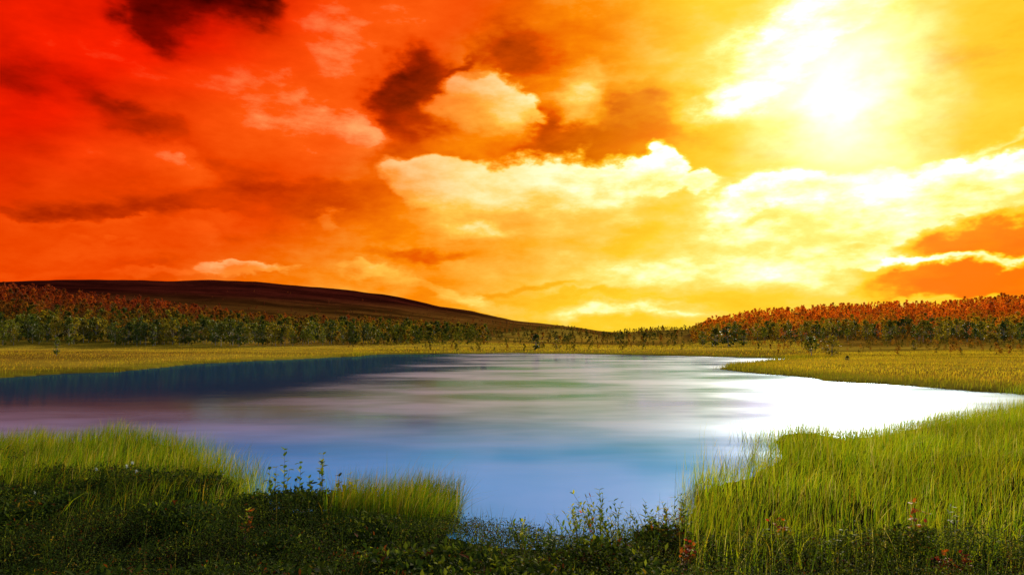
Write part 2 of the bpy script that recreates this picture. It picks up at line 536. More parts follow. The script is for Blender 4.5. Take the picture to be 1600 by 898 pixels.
# ------------------------------------------------------------------ terrain: one sheet out to the horizon
def build_terrain():
    rings = 2.0 * (1.0285 ** np.arange(270))
    rings = rings[rings < 3600]
    rings = np.concatenate([[.25, .6, 1.0, 1.5], rings, [3900, 5500, 9000]])
    front = np.linspace(-.80, .80, 480)
    back = np.linspace(.80, 2 * PI - .80, 130)[1:-1]
    az = np.concatenate([front, back])
    R, A = np.meshgrid(rings, az, indexing='ij')
    X, Y = R * np.sin(A), R * np.cos(A)
    sd = lake_sd(X, Y).reshape(X.shape)
    Z = ground(X, Y, sd)
    nr, na = X.shape
    verts = np.stack([X, Y, Z], -1).reshape(-1, 3)
    i, j = np.meshgrid(np.arange(nr - 1), np.arange(na), indexing='ij')
    j2 = (j + 1) % na
    quads = np.stack([i * na + j, i * na + j2, (i + 1) * na + j2, (i + 1) * na + j], -1).reshape(-1, 4)[:, ::-1]
    verts = np.vstack([verts, [[0, 0, Z[0].mean()]]])
    fan = np.stack([np.arange(na), (np.arange(na) + 1) % na, np.full(na, len(verts) - 1)], -1)
    # what grows or lies where
    hs = ridge_heights(X, Y)
    top = hs.argmax(0)
    n1, n2 = fbm(X, Y, 14, 2), fbm(X, Y, 60, 4)
    gold = np.array([.33, .215, .018])
    green = np.array([.17, .17, .010])
    rust = np.array([.22, .095, .012])
    fell = np.array([.050, .007, .004])
    wood = np.array([.085, .045, .010])
    soil = np.array([.014, .014, .006])
    k = lambda m: m[..., None]
    C = gold * k(.75 + .5 * n1) + 0 * k(R)
    C = C * k(1 - sstep(n2, .45, .7) * .6) + rust * k(sstep(n2, .45, .7) * .6)
    C = C * k(1 - .6 * sstep(-sd, 6, 0)) + green * k(.6 * sstep(-sd, 6, 0))
    forest = ((top == 0) | (top == 3)) * sstep(hs.max(0), 1.0, 6.0)
    C = C * k(1 - forest) + wood * k(forest)
    low = (top == 2) * sstep(hs.max(0), 2.0, 9.0)
    C = C * k(1 - .6 * low) + np.array([.15, .10, .014]) * k(.6 * low)
    # red filter cast put into wood and dark fell heath, growing with height
    red = (top == 0) * sstep(hs.max(0), 8, 26)
    C = C * k(1 - red) + np.array([.085, .018, .006]) * k(red)
    bare = (top == 1) * sstep(hs[1], 1, 8)
    fell = fell * k(sstep(hs[1], 10, 85)) + np.array([.17, .075, .010]) * k(1 - sstep(hs[1], 10, 85))
    C = C * k(1 - bare) + (fell * k(.35 + 1.3 * fbm(X * .4, Y, 120, 21))) * k(bare)
    near = sstep(R, 60, 38)
    C = C * k(1 - near) + soil * k(near)
    C = np.where(k(sd > 0), np.array([.035, .035, .018]), C)
    C = np.vstack([C.reshape(-1, 3), soil])
    m, t, out = mat_new('terrain')
    at = t.new('ShaderNodeAttribute', attribute_name='tint')
    geo = t.new('ShaderNodeNewGeometry')
    n = t.noise(geo.outputs['Position'], .55, 7.0, .65)
    nf = t.noise(t.vec('MULTIPLY', geo.outputs['Position'], (1, .35, 1)), .09, 5.0, .6)
    s = t.math('ADD', .35, t.math('MULTIPLY', n.outputs[0], .8))
    nb = t.noise(t.vec('MULTIPLY', geo.outputs['Position'], (.35, 1, 1.5)), .016, 6.0, .65)
    s = t.math('MULTIPLY', s, t.math('ADD', .5, nf.outputs[0]))
    s = t.math('MULTIPLY', s, t.maprange(nb.outputs[0], .32, .68, .45, 1.6))
    p = t.new('ShaderNodeBsdfPrincipled')
    t.put(p.inputs['Base Color'], t.vec('SCALE', at.outputs['Color'], scale=s))
    p.inputs['Roughness'].default_value = .95
    p.inputs['Specular IOR Level'].default_value = 0.0
    b = t.new('ShaderNodeBump')
    b.inputs['Strength'].default_value = .5
    b.inputs['Distance'].default_value = .25
    t.l.new(n.outputs[0], b.inputs['Height'])
    t.l.new(b.outputs[0], p.inputs['Normal'])
    t.l.new(p.outputs[0], out.inputs[0])
    o = obj('terrain', mesh_np('terrain', verts, [quads, fan], m, C, smooth=True))
    tag(o, 'golden marsh, lake bank and dark red brown fell rolling to the horizon', kind='structure')


build_terrain()


# ------------------------------------------------------------------ water
def build_water():
    m, t, out = mat_new('lake_water')
    geo = t.new('ShaderNodeNewGeometry')
    pos = geo.outputs['Position']
    fine = t.noise(t.vec('MULTIPLY', pos, (1.0, 2.6, 1)), 2.4, 4.0, .6)
    swell = t.noise(t.vec('MULTIPLY', pos, (.5, 1.6, 1)), .5, 3.0, .5)
    calm = t.noise(t.vec('MULTIPLY', pos, (.6, 1.0, 1)), .11, 4.0, .55)
    sp = t.new('ShaderNodeSeparateXYZ')
    t.put(sp.inputs[0], t.vec('ADD', pos, t.vec('SCALE', t.vec('SUBTRACT', calm.outputs['Color'], (.5, .5, .5)), scale=14.0)))
    # mask keeps the wood's reflection dark; pale ruffled lanes stand in for reflected clouds
    dark_mirror = t.math('MULTIPLY', t.maprange(sp.outputs[0], -4.0, -15.0), t.maprange(sp.outputs[1], 24.0, 36.0))
    cloud_lane = t.maprange(calm.outputs[0], .36, .64)
    wind = t.math('MULTIPLY', t.math('SUBTRACT', 1.0, dark_mirror), cloud_lane)
    h = t.math('ADD', t.math('MULTIPLY', fine.outputs[0], t.math('ADD', .4, wind)), t.math('MULTIPLY', swell.outputs[0], 1.0))
    b = t.new('ShaderNodeBump')
    b.inputs['Strength'].default_value = .5
    b.inputs['Distance'].default_value = .007
    t.put(b.inputs['Height'], h)
    sky_blue = t.new('ShaderNodeBsdfDiffuse')
    sky_blue.inputs['Color'].default_value = (.010, .37, .98, 1)  # blue sky reflection put into the water's own colour
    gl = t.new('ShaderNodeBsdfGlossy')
    gl.inputs['Color'].default_value = (.12, .36, 1.0, 1)  # blue tint turns the warm sky's reflection blue
    t.put(gl.inputs['Roughness'], t.math('ADD', .012, t.math('MULTIPLY', wind, .018)))
    t.l.new(b.outputs[0], gl.inputs['Normal'])
    # the finest ripples, too small to show singly, catch the high sky; extra blue is put into their tint
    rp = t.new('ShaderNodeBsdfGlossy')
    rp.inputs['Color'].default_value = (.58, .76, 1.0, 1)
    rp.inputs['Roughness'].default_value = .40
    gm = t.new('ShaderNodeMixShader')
    t.put(gm.inputs[0], t.math('MULTIPLY_ADD', t.math('SUBTRACT', 1.0, dark_mirror), t.math('MULTIPLY_ADD', cloud_lane, .46, .06), .02))
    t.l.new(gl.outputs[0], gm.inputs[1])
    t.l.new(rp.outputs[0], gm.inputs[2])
    fr = t.new('ShaderNodeFresnel')
    fr.inputs['IOR'].default_value = 1.34
    t.l.new(b.outputs[0], fr.inputs['Normal'])
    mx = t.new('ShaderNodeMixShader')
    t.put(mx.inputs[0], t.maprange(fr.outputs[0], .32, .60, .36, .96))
    t.l.new(sky_blue.outputs[0], mx.inputs[1])
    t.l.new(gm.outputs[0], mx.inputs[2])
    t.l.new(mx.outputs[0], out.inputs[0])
    xs = np.linspace(-240, 160, 41)
    ys = np.linspace(6, 190, 24)
    X, Y = np.meshgrid(xs, ys, indexing='ij')
    v = np.stack([X, Y, X * 0], -1).reshape(-1, 3)
    i, j = np.meshgrid(np.arange(len(xs) - 1), np.arange(len(ys) - 1), indexing='ij')
    n = len(ys)
    q = np.stack([i * n + j, (i + 1) * n + j, (i + 1) * n + j + 1, i * n + j + 1], -1).reshape(-1, 4)
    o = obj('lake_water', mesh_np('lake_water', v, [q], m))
    tag(o, 'still blue lake with pale cloud reflections and fine ripples', kind='structure')


build_water()


# ------------------------------------------------------------------ blades of grass
def blades(x, y, z, h, w, lean, curl, colr, segs=3, tip=None):
    """arrays of blades; lean is the sideways reach over the height, colr per blade"""
    n = len(x)
    a = rng.uniform(0, 2 * PI, n)           # facing
    wind = rng.normal(.25, .9, n)           # where it bends to
    bx, by = np.cos(wind), np.sin(wind)
    fx, fy = np.cos(a), np.sin(a)
    V = np.zeros((n, 2 * segs + 1, 3), np.float32)
    for s in range(segs + 1):
        u = s / segs
        off = h * (lean * u + curl * u * u)
        zz = z + h * u * (1 - .35 * np.clip(curl, 0, 2) * u)
        cx, cy = x + bx * off, y + by * off
        ww = w * (1 - u) ** .7 * .5
        if s < segs:
            V[:, 2 * s] = np.stack([cx - fx * ww, cy - fy * ww, zz], -1)
            V[:, 2 * s + 1] = np.stack([cx + fx * ww, cy + fy * ww, zz], -1)
        else:
            V[:, 2 * segs] = np.stack([cx, cy, zz], -1)
    base = (np.arange(n) * (2 * segs + 1))[:, None]
    quads = []
    for s in range(segs - 1):
        quads.append(base + np.array([2 * s, 2 * s + 1, 2 * s + 3, 2 * s + 2]))
    tris = base + np.array([2 * segs - 2, 2 * segs - 1, 2 * segs])
    C = np.repeat(colr[:, None, :], 2 * segs + 1, 1)
    if tip is not None:
        C[:, -1] = tip
        C[:, -3:-1] = .6 * C[:, -3:-1] + .4 * np.asarray(tip)[:, None]
    return V.reshape(-1, 3), ([np.concatenate(quads)] if quads else []) + [tris], C.reshape(-1, 3)


def scatter(n, poly_px):
    """random points in a patch given by photo pixels (with level)"""
    P = np.array([pix(*p) for p in poly_px])
    lo, hi = P.min(0), P.max(0)
    got = []
    m = 0
    while m < n:
        q = rng.uniform(lo, hi, (n * 2, 2))
        ins = np.zeros(len(q), bool)
        for i in range(len(P)):
            (ax, ay), (bx, by) = P[i], P[(i + 1) % len(P)]
            if ay != by:
                ins ^= ((ay > q[:, 1]) != (by > q[:, 1])) & (q[:, 0] < (bx - ax) * (q[:, 1] - ay) / (by - ay) + ax)
        q = q[ins]
        got.append(q)
        m += len(q)
    q = np.concatenate(got)[:n]
    return q[:, 0], q[:, 1]


def mixcol(n, cols, weights, vary=.3):
    cols = np.array(cols)
    c = cols[rng.choice(len(cols), n, p=np.array(weights) / np.sum(weights))]
    return c * rng.uniform(1 - vary, 1 + vary, (n, 1))


GRASS = leaf_material('sedge_blade', rough=.65, trans=.50, spec=.06, tint_trans=(1.2, 1.25, .5))
SEDGE = [(.17, .265, .006), (.24, .305, .007), (.30, .285, .010), (.085, .18, .006), (.34, .25, .022), (.42, .34, .14)]


def heath_edge(x):
    """distance from the camera at which low heath gives way to sedge, by sideways place"""
    return np.interp(x, [-20, -9, -5, -2.5, 0, 3, 6, 10, 20], [15.0, 13.6, 12.8, 11.8, 9.6, 9.0, 9.0, 9.2, 9.6])


def sedge(name, label, n, poly, hmin, hmax, w, weights, seed, heath=True, wet=.9, dim=1.0):
    x, y = scatter(n, poly)
    sd = lake_sd(x, y)
    keep = (sd < .15) | (rng.uniform(0, 1, n) < np.exp(-np.maximum(sd, 0) / (wet * .5)) * .85 * (sd < wet * 2))
    if heath:
        e = heath_edge(x) + 3.6 * (fbm(x, y, 2.6, 31) - .5)
        keep &= rng.uniform(0, 1, n) < sstep(np.hypot(x * .35, y), e - 2.2, e + 1.4) + .07
    keep &= rng.uniform(0, 1, n) < .12 + .88 * sstep(-sd, -1.5, .1)
    # tussocks: thin the gaps between
    tus = fbm(x, y, .8, seed)
    keep &= rng.uniform(0, 1, n) < .35 + .9 * tus
    x, y, sd, tus = x[keep], y[keep], sd[keep], tus[keep]
    n = len(x)
    z = np.maximum(ground(x, y, sd), -.35) - .02
    big = fbm(x, y, 5, seed + 3)
    h = rng.uniform(hmin, hmax, n) * (.55 + .62 * tus) * (.72 + .56 * big) * (1.12 - .12 * sstep(-sd, .3, 1.5)) + np.maximum(-z, 0)
    c = mixcol(n, SEDGE, weights) * dim * (.40 + 1.2 * fbm(x, y, 1.7, seed + 12))[:, None]
    pale = sstep(fbm(x, y, 4, seed + 8), .45, .7)[:, None]
    c = c * (1 - .45 * pale) + c * np.array([1.45, 1.15, .9]) * .45 * pale
    tip = np.clip(c * np.array([1.5, 1.15, 1.0]), 0, .5)
    v, f, C = blades(x, y, z, h, rng.gamma(4, .25, n) * w, rng.normal(0, .21, n), rng.gamma(1.6, .18, n), c, 3, tip)
    o = obj(name, mesh_np(name, v, f, GRASS, C))
    tag(o, label, 'grass', kind='stuff')
    return n


sedge('sedge_grass', 'bright green sedge marsh filling the bank beside the wide open field', 136000,
      [(1060, 820, 0), (1070, 690, 0), (1190, 655, 0), (1380, 622, 0), (1800, 606, 0), (2200, 640, 0), (1900, 898, .3), (1060, 898, .3)],
      .42, .74, .0085, (4, 5, 3, 2.4, .8, .8), 41, wet=2.0, dim=1.15)
sedge('sedge_grass', 'dull green sedge clump reaching out into the lake below the dark fell', 72000,
      [(-500, 690, 0), (-200, 660, 0), (200, 655, 0), (400, 690, 0), (420, 800, 0), (330, 850, .3), (-500, 850, .3)],
      .40, .74, .008, (3.2, 1.6, 1.2, 5, .9, .8), 47, dim=.82)
sedge('sedge_grass', 'short spit of sedge standing in the water beside the leafy sprigs', 8500,
      [(500, 850, 0), (545, 800, 0), (590, 778, 0), (630, 760, 0), (722, 762, 0), (716, 830, 0), (640, 850, 0)],
      .50, .98, .008, (2, 1, 1.0, 6, 1.6, .8), 53, heath=False, wet=.5, dim=.62)


# ------------------------------------------------------------------ golden meadow farther off
def meadow(name, label, n, poly, hmin, hmax, w, cols, weights, seed):
    x, y = scatter(n, poly)
    sd = lake_sd(x, y)
    keep = sd < .4
    x, y, sd = x[keep], y[keep], sd[keep]
    n = len(x)
    z = np.maximum(ground(x, y, sd), -.1) - .02
    c = mixcol(n, cols, weights, .3) * (.45 + 1.1 * fbm(x * .5, y, 11, seed + 2))[:, None]
    wet = sstep(-sd, 9, .8)[:, None] ** 1.5
    c = c * (1 - .7 * wet) + mixcol(n, [(.08, .12, .006), (.12, .14, .008), (.05, .08, .008)], (2, 2, 1.5), .3) * .7 * wet
    h = rng.uniform(hmin, hmax, n) * (.6 + .8 * fbm(x, y, 6, seed)) * (.7 + .75 * wet[:, 0])
    v, f, C = blades(x, y, z, h, rng.uniform(.7, 1.4, n) * w, rng.normal(0, .18, n), rng.gamma(1.5, .15, n), c, 2, np.clip(c * [1.35, 1.15, 1], 0, .6))
    o = obj(name, mesh_np(name, v, f, GRASS, C))
    tag(o, label, 'grass', kind='stuff')


GOLD = [(.46, .30, .020), (.38, .28, .016), (.27, .25, .012), (.50, .28, .025)]
meadow('meadow_grass', 'golden green marsh grass covering the low point in the lake', 90000,
       [(1110, 569, 0), (1250, 556, 0), (1900, 548, 0), (2100, 640, 0), (1700, 626, 0), (1100, 580, 0)], .20, .42, .035, GOLD, (3, 4, 4, 1), 61)
meadow('meadow_grass', 'golden grass bank edged with sedge below the western wood', 34000,
       [(-500, 650, 0), (-500, 550, 0), (0, 548, 0), (560, 545, 0), (620, 556, 0), (430, 566, 0), (230, 580, 0), (0, 596, 0)], .22, .48, .04, GOLD, (4, 3, 3, 2), 67)
meadow('meadow_grass', 'thin yellow grass strip along the far shore of the lake', 20000,
       [(540, 560, 0), (560, 543, 0), (900, 541, 0), (1280, 544, 0), (1290, 566, 0), (1000, 562, 0), (700, 558, 0)], .25, .5, .12, GOLD, (3, 4, 5, 1), 71)


# ------------------------------------------------------------------ heath: low leafy cover in front
def leaf_cloud(n, cx, cy, cz, size, asp, colr, flat=.8):
    """n little pointed leaves as two triangles each, random tilt"""
    a = rng.uniform(0, 2 * PI, n)
    tilt = rng.normal(.25, .55, n)
    d = np.stack([np.cos(a) * np.cos(tilt), np.sin(a) * np.cos(tilt), np.sin(tilt)], -1)
    s = np.stack([-np.sin(a), np.cos(a), rng.normal(0, .45, n)], -1)
    s /= np.linalg.norm(s, axis=1, keepdims=True)
    p = np.stack([cx, cy, cz], -1)
    L = size[:, None]
    W = (size * asp)[:, None] * .5
    up = np.cross(d, s) * (L * .10)
    V = np.stack([p, p + d * L * .5 + s * W + up, p + d * L, p + d * L * .5 - s * W + up], 1)
    b = (np.arange(n) * 4)[:, None]
    F = np.concatenate([b + np.array([0, 1, 2]), b + np.array([0, 2, 3])])
    C = np.repeat(colr[:, None, :], 4, 1)
    return V.reshape(-1, 3), F, C.reshape(-1, 3)


HEATH = leaf_material('heath_leaf', rough=.75, trans=.36, spec=.04, tint_trans=(1.3, 1.3, .5))


def build_heath():
    n = 48000
    y = 4.6 + 11.4 * rng.uniform(0, 1, n) ** .75
    x = rng.uniform(-1, 1, n) * (y * .80 + 1.0)
    sd = lake_sd(x, y)
    e = heath_edge(x) + 3.6 * (fbm(x, y, 2.6, 31) - .5)
    keep = (sd < .12) & (rng.uniform(0, 1, n) < 1 - sstep(np.hypot(x * .35, y), e - 1.2, e + 2.2) + ((sd > -1.5) & (np.abs(x + 1.8) < 3.6) & (y < 13.5)))
    x, y, sd = x[keep], y[keep], sd[keep]
    m = len(x)
    z = np.maximum(ground(x, y, sd), 0)
    hh = .04 + .52 * fbm(x, y, 1.1, 77) ** 1.3 + rng.uniform(0, .10, m)
    k = 11
    px = np.repeat(x, k) + rng.normal(0, .075, m * k)
    py = np.repeat(y, k) + rng.normal(0, .075, m * k)
    u = rng.uniform(.15, 1, m * k) ** .6
    pz = np.repeat(z, k) + np.repeat(hh, k) * u
    kinds = np.array([(.018, .034, .006), (.034, .055, .007), (.060, .080, .008), (.15, .175, .014), (.10, .026, .006), (.19, .12, .012)])
    patch = fbm(x, y, 1.1, 91)
    lush_lit = sstep(x + 4 * (fbm(x, y, 3, 95) - .5), -4.0, 4.5)       # west end darker, corner shade put into leaf colour; east leafier and yellower
    pr = np.stack([1.7 - 1.3 * lush_lit, 1.2 + 0 * x, .35 + .9 * lush_lit, .10 + .9 * lush_lit, .06 + .25 * (patch > .62), .03 + .20 * lush_lit * (patch < .4)], -1)
    pr /= pr.sum(1, keepdims=True)
    pick = (rng.uniform(0, 1, (m, 1)) > np.cumsum(pr, 1)).sum(1).clip(0, 5)
    c = kinds[np.repeat(pick, k)] * rng.uniform(.5, 1.5, (m * k, 1)) * np.repeat(.45 + 1.1 * fbm(x, y, .7, 99), k)[:, None]
    v, f, C = leaf_cloud(m * k, px, py, pz, rng.uniform(.026, .056, m * k) * np.repeat(.7 + 1.3 * sstep(fbm(x, y, .9, 123), .5, .75), k), rng.uniform(.34, .62, m * k), c)
    o = obj('heath_cover', mesh_np('heath_cover', v, [f], HEATH, C))
    tag(o, 'dark low heath of small glossy leaves covering the near bank', 'heath', kind='stuff')
    # wiry grass standing up through the heath
    n = 15000
    x = rng.uniform(-14, 14, n)
    y = rng.uniform(5, 14.5, n)
    sd = lake_sd(x, y)
    keep = (sd < .25) & (np.abs(x) < y * .85 + 1) & (rng.uniform(0, 1, n) < .25 + .9 * sstep(sd, -2.2, 0) + .3 * sstep(x, 0, 4))
    x, y, sd = x[keep], y[keep], sd[keep]
    n = len(x)
    z = np.maximum(ground(x, y, sd), -.1)
    c = mixcol(n, [(.07, .12, .008), (.13, .17, .010), (.26, .21, .06), (.04, .08, .008)], (3, 3, 1.4, 2))
    v, f, C = blades(x, y, z, rng.uniform(.28, .62, n), rng.uniform(.004, .008, n), rng.normal(0, .22, n), rng.gamma(1.6, .22, n), c, 4)
    o = obj('heath_grass', mesh_np('heath_grass', v, f, GRASS, C))
    tag(o, 'thin wiry grass rising through the dark heath by the water', 'grass', kind='stuff')


build_heath()


# ------------------------------------------------------------------ trees
CROWN = {
    'green': leaf_material('crown_green', (.115, .125, .008), .6, .35, .2, vary=.4, vscale=.8),
    'dark': leaf_material('crown_dark', (.055, .075, .008), .6, .3, .2, vary=.4, vscale=.8),
    'olive': leaf_material('crown_olive', (.22, .175, .010), .6, .4, .2, vary=.4, vscale=.8),
    'orange': leaf_material('crown_orange', (.42, .14, .010), .6, .45, .2, (1.3, 1.0, .5), vary=.35, vscale=.8),
    'red': leaf_material('crown_red', (.13, .028, .008), .6, .4, .2, (1.3, .9, .5), vary=.4, vscale=.8),
}
BARK = plain_material('birch_bark', (.22, .19, .15), .85, .45, 6)
WOODY = plain_material('shrub_bark', (.075, .040, .022), .8, .35, 30)


def crown_arrays(h, rad, low, clumps, per, leaf, lobes=.28, seed=0):
    """leaf-sized faces gathered in clumps through an uneven oval crown"""
    r = np.random.default_rng(seed)
    P, S = [], []
    for c in range(clumps):
        u = r.uniform(0, 1)
        zz = low + (h - low) * (u ** .9)
        prof = math.sin(PI * min(1, .16 + .84 * u) ** .8) ** .75
        a = r.uniform(0, 2 * PI)
        q = rad * prof * r.uniform(.15, 1.0) ** .6
        s = rad * r.uniform(lobes * .7, lobes * 1.4)
        p = np.array([math.cos(a) * q, math.sin(a) * q, zz]) + r.normal(0, 1, (per, 3)) * s * np.array([.6, .6, .5])
        P.append(p)
    P = np.concatenate(P)
    n = len(P)
    a = r.normal(0, 1, (n, 3))
    a /= np.linalg.norm(a, axis=1, keepdims=True)
    b = np.cross(a, r.normal(0, 1, (n, 3)))
    b /= np.linalg.norm(b, axis=1, keepdims=True)
    s = leaf * r.uniform(.6, 1.4, (n, 1))
    V = np.stack([P - a * s * .6, P + a * s * .1 + b * s * .5, P + a * s * .8, P + a * s * .1 - b * s * .45], 1)
    return V


def quads_mesh(name, V, mat):
    n = len(V)
    return mesh_np(name, V.reshape(-1, 3), [np.arange(n * 4).reshape(-1, 4)], mat)


def tube_arrays(paths, sides=5):
    """tapered tubes along point lists [(x,y,z,r),...]"""
    V, Q, T, base = [], [], [], 0
    for path in paths:
        pts = [Vector(p[:3]) for p in path]
        for i, p in enumerate(path):
            d = (pts[min(i + 1, len(pts) - 1)] - pts[max(i - 1, 0)]).normalized()
            a = d.orthogonal().normalized()
            b = d.cross(a)
            for k in range(sides):
                w = 2 * PI * k / sides
                q = pts[i] + (a * math.cos(w) + b * math.sin(w)) * p[3]
                V.append(q[:])
        for i in range(len(path) - 1):
            for k in range(sides):
                k2 = (k + 1) % sides
                Q.append((base + i * sides + k, base + i * sides + k2, base + (i + 1) * sides + k2, base + (i + 1) * sides + k))
        base += len(path) * sides
    return np.array(V), np.array(Q)


def trunk_mesh(h, rad, seed, stems=2):
    r = random.Random(seed)
    paths = []
    for s in range(stems):
        a = r.uniform(0, 2 * PI)
        lean = r.uniform(.05, .16) * h * (0.4 if s == 0 else 1)
        pth = []
        for i in range(5):
            u = i / 4
            pth.append((math.cos(a) * lean * u * u + r.uniform(-.03, .03), math.sin(a) * lean * u * u + r.uniform(-.03, .03), h * .82 * u - .25 * (i == 0), rad * (1 - .82 * u) * (1 if s == 0 else .7)))
        paths.append(pth)
        for b in range(4):
            u = r.uniform(.35, .8)
            w = r.uniform(0, 2 * PI)
            x0, y0, z0 = math.cos(a) * lean * u * u, math.sin(a) * lean * u * u, h * .82 * u
            ln = h * r.uniform(.16, .28)
            paths.append([(x0, y0, z0, rad * .35), (x0 + math.cos(w) * ln * .5, y0 + math.sin(w) * ln * .5, z0 + ln * .45, rad * .22), (x0 + math.cos(w) * ln, y0 + math.sin(w) * ln, z0 + ln * .8, rad * .08)])
    v, q = tube_arrays(paths, 5)
    return mesh_np('trunk', v, [q], BARK, smooth=True)


TRUNKS = [trunk_mesh(5.4, .085, 11 + i, 1 + i % 3) for i in range(4)]
CROWNS = {}
for key, mt in CROWN.items():
    CROWNS[key] = [quads_mesh('crown', crown_arrays(5.6, (1.25, 1.6, 1.0, 1.45)[i], (.7, .9, .5, .35)[i], 26, 13, .34, .30, 100 + i), mt) for i in range(4)]


def add_tree(x, y, key, s, label, group, i=None, wide=1.0, name='birch_tree', sink=.0):
    i = random.randrange(4) if i is None else i
    z = float(ground(np.array([x]), np.array([y]))[0])
    e = bpy.data.objects.new(name, None)
    e.empty_display_size = .5
    col.objects.link(e)
    e.location = (x, y, z - sink)
    e.rotation_euler = (0, 0, random.uniform(0, 2 * PI))
    e.scale = (s * wide, s * wide, s)
    obj('trunk', TRUNKS[i], e)
    obj('crown', CROWNS[key][i], e)
    tag(e, label, 'tree', group)
    return e


def polar_point(px, r):
    a = px_az(px)
    return math.sin(a) * r, math.cos(a) * r


def woods():
    """front rows as single trees, the rest of each wood as one mass"""
    groups = {
        'w': 'birches along the foot of the western wood',
        'e': 'birches along the foot of the eastern wood',
    }
    lab = {
        ('w', 'green'): 'green birch in the front row of the wood below the dark fell',
        ('w', 'dark'): 'dark green birch in the front row of the wood below the dark fell',
        ('w', 'olive'): 'yellow olive birch in the front row of the wood below the dark fell',
        ('e', 'green'): 'green birch at the foot of the orange wood on the low hill',
        ('e', 'dark'): 'dark green birch at the foot of the orange wood on the low hill',
        ('e', 'olive'): 'yellow olive birch at the foot of the orange wood on the low hill',
        ('e', 'orange'): 'orange birch at the foot of the orange wood on the low hill',
    }
    r = random.Random(5)
    for k in range(150):
        px = -40 + 690 * (k + r.uniform(-.5, .5)) / 150
        x, y = polar_point(px, 228 + r.uniform(0, 26) + max(0, px - 430) * .12)
        key = r.choices(('green', 'dark', 'olive'), (5, 3, 3))[0]
        add_tree(x, y, key, r.uniform(.75, 1.35) * (1 - .25 * sstep(px, 480, 650)), lab['w', key], groups['w'])
    for k in range(120):
        px = 1120 + 520 * (k + r.uniform(-.5, .5)) / 120
        x, y = polar_point(px, 268 + r.uniform(-6, 55) - (px - 1120) * .05)
        key = r.choices(('green', 'dark', 'olive', 'orange'), (4, 2, 5, 1.5))[0]
        add_tree(x, y, key, r.uniform(.6, 1.15), lab['e', key], groups['e'])


woods()


def wood_mass(name, label, n, pxs, r0, r1, colour, small, seed, gate=None):
    """the wood behind the front rows, one mass of crowns and stems"""
    lo = [crown_arrays(5.4, rd, .4, 14, 9, .66, .30, 300 + k)[:, :3] for k, rd in enumerate((1.3, 1.6, 1.1, 1.45))]
    px = rng.uniform(*pxs, n)
    rr = np.sqrt(rng.uniform(r0 ** 2, r1 ** 2, n))
    a = np.arctan((px - 800) / (FPX * math.cos(PITCH)))
    x, y = np.sin(a) * rr, np.cos(a) * rr
    hs = ridge_heights(x, y)
    keep = np.ones(n, bool)
    if gate is not None:
        keep = gate(x, y, px, rr, hs)
    x, y, rr, px, hs = x[keep], y[keep], rr[keep], px[keep], hs[:, keep]
    z = ground(x, y) - .2
    c = colour(x, y, z, px, rr)
    Vs, Cs = [], []
    idx = rng.integers(0, 4, len(x))
    sc = rng.uniform(*small, len(x))
    rot = rng.uniform(0, 2 * PI, len(x))
    for k in range(4):
        s = idx == k
        m = s.sum()
        T = lo[k].reshape(-1, 3)
        ca, sa = np.cos(rot[s])[:, None], np.sin(rot[s])[:, None]
        X = (T[None, :, 0] * ca - T[None, :, 1] * sa) * sc[s][:, None] + x[s][:, None]
        Y = (T[None, :, 0] * sa + T[None, :, 1] * ca) * sc[s][:, None] + y[s][:, None]
        Z = T[None, :, 2] * sc[s][:, None] * rng.uniform(.85, 1.2, (m, 1)) + z[s][:, None]
        Vs.append(np.stack([X, Y, Z], -1).reshape(-1, 3))
        jit = np.repeat(rng.uniform(.65, 1.35, (m, len(T) // 3, 1)), 3, 1)
        Cs.append((c[s][:, None, :] * jit).reshape(-1, 3))
    V, C = np.concatenate(Vs), np.concatenate(Cs)
    o = obj(name, mesh_np(name, V, [np.arange(len(V)).reshape(-1, 3)], CROWN_MASS, C))
    tag(o, label, 'wood', kind='stuff')


CROWN_MASS = leaf_material('crown_mass', rough=.7, trans=.48, spec=.06, tint_trans=(1.3, 1.05, .5))


def west_colour(x, y, z, px, rr):
    n = len(x)
    red = mixcol(n, [(.24, .045, .008), (.16, .026, .006), (.32, .085, .008), (.12, .03, .006)], (4, 3, 1.5, 2), .3)
    grn = mixcol(n, [(.075, .09, .008), (.035, .055, .008), (.15, .13, .01), (.17, .10, .008)], (4, 3, 2.5, 1.5), .3)
    u = sstep(z + rng.normal(0, 2.5, n), 5, 19)[:, None]  # upper crowns take the red filter cast in their colour
    return grn * (1 - u) + red * u


def east_colour(x, y, z, px, rr):
    n = len(x)
    org = mixcol(n, [(.62, .155, .007), (.54, .115, .006), (.68, .24, .010), (.34, .095, .008)], (4, 3, 2, 1.5), .3)
    olv = mixcol(n, [(.22, .17, .010), (.12, .12, .010), (.34, .20, .010), (.38, .17, .010)], (3, 2, 3, 2), .3)
    u = sstep(z + rng.normal(0, 2.0, n), 4.5, 14)[:, None]  # orange filter cast put into the colour of the upper crowns
    return olv * (1 - u) + org * u


def low_colour(x, y, z, px, rr):
    return mixcol(len(x), [(.07, .07, .010), (.12, .09, .010), (.18, .09, .010), (.045, .06, .010)], (3, 3, 2, 2), .3)


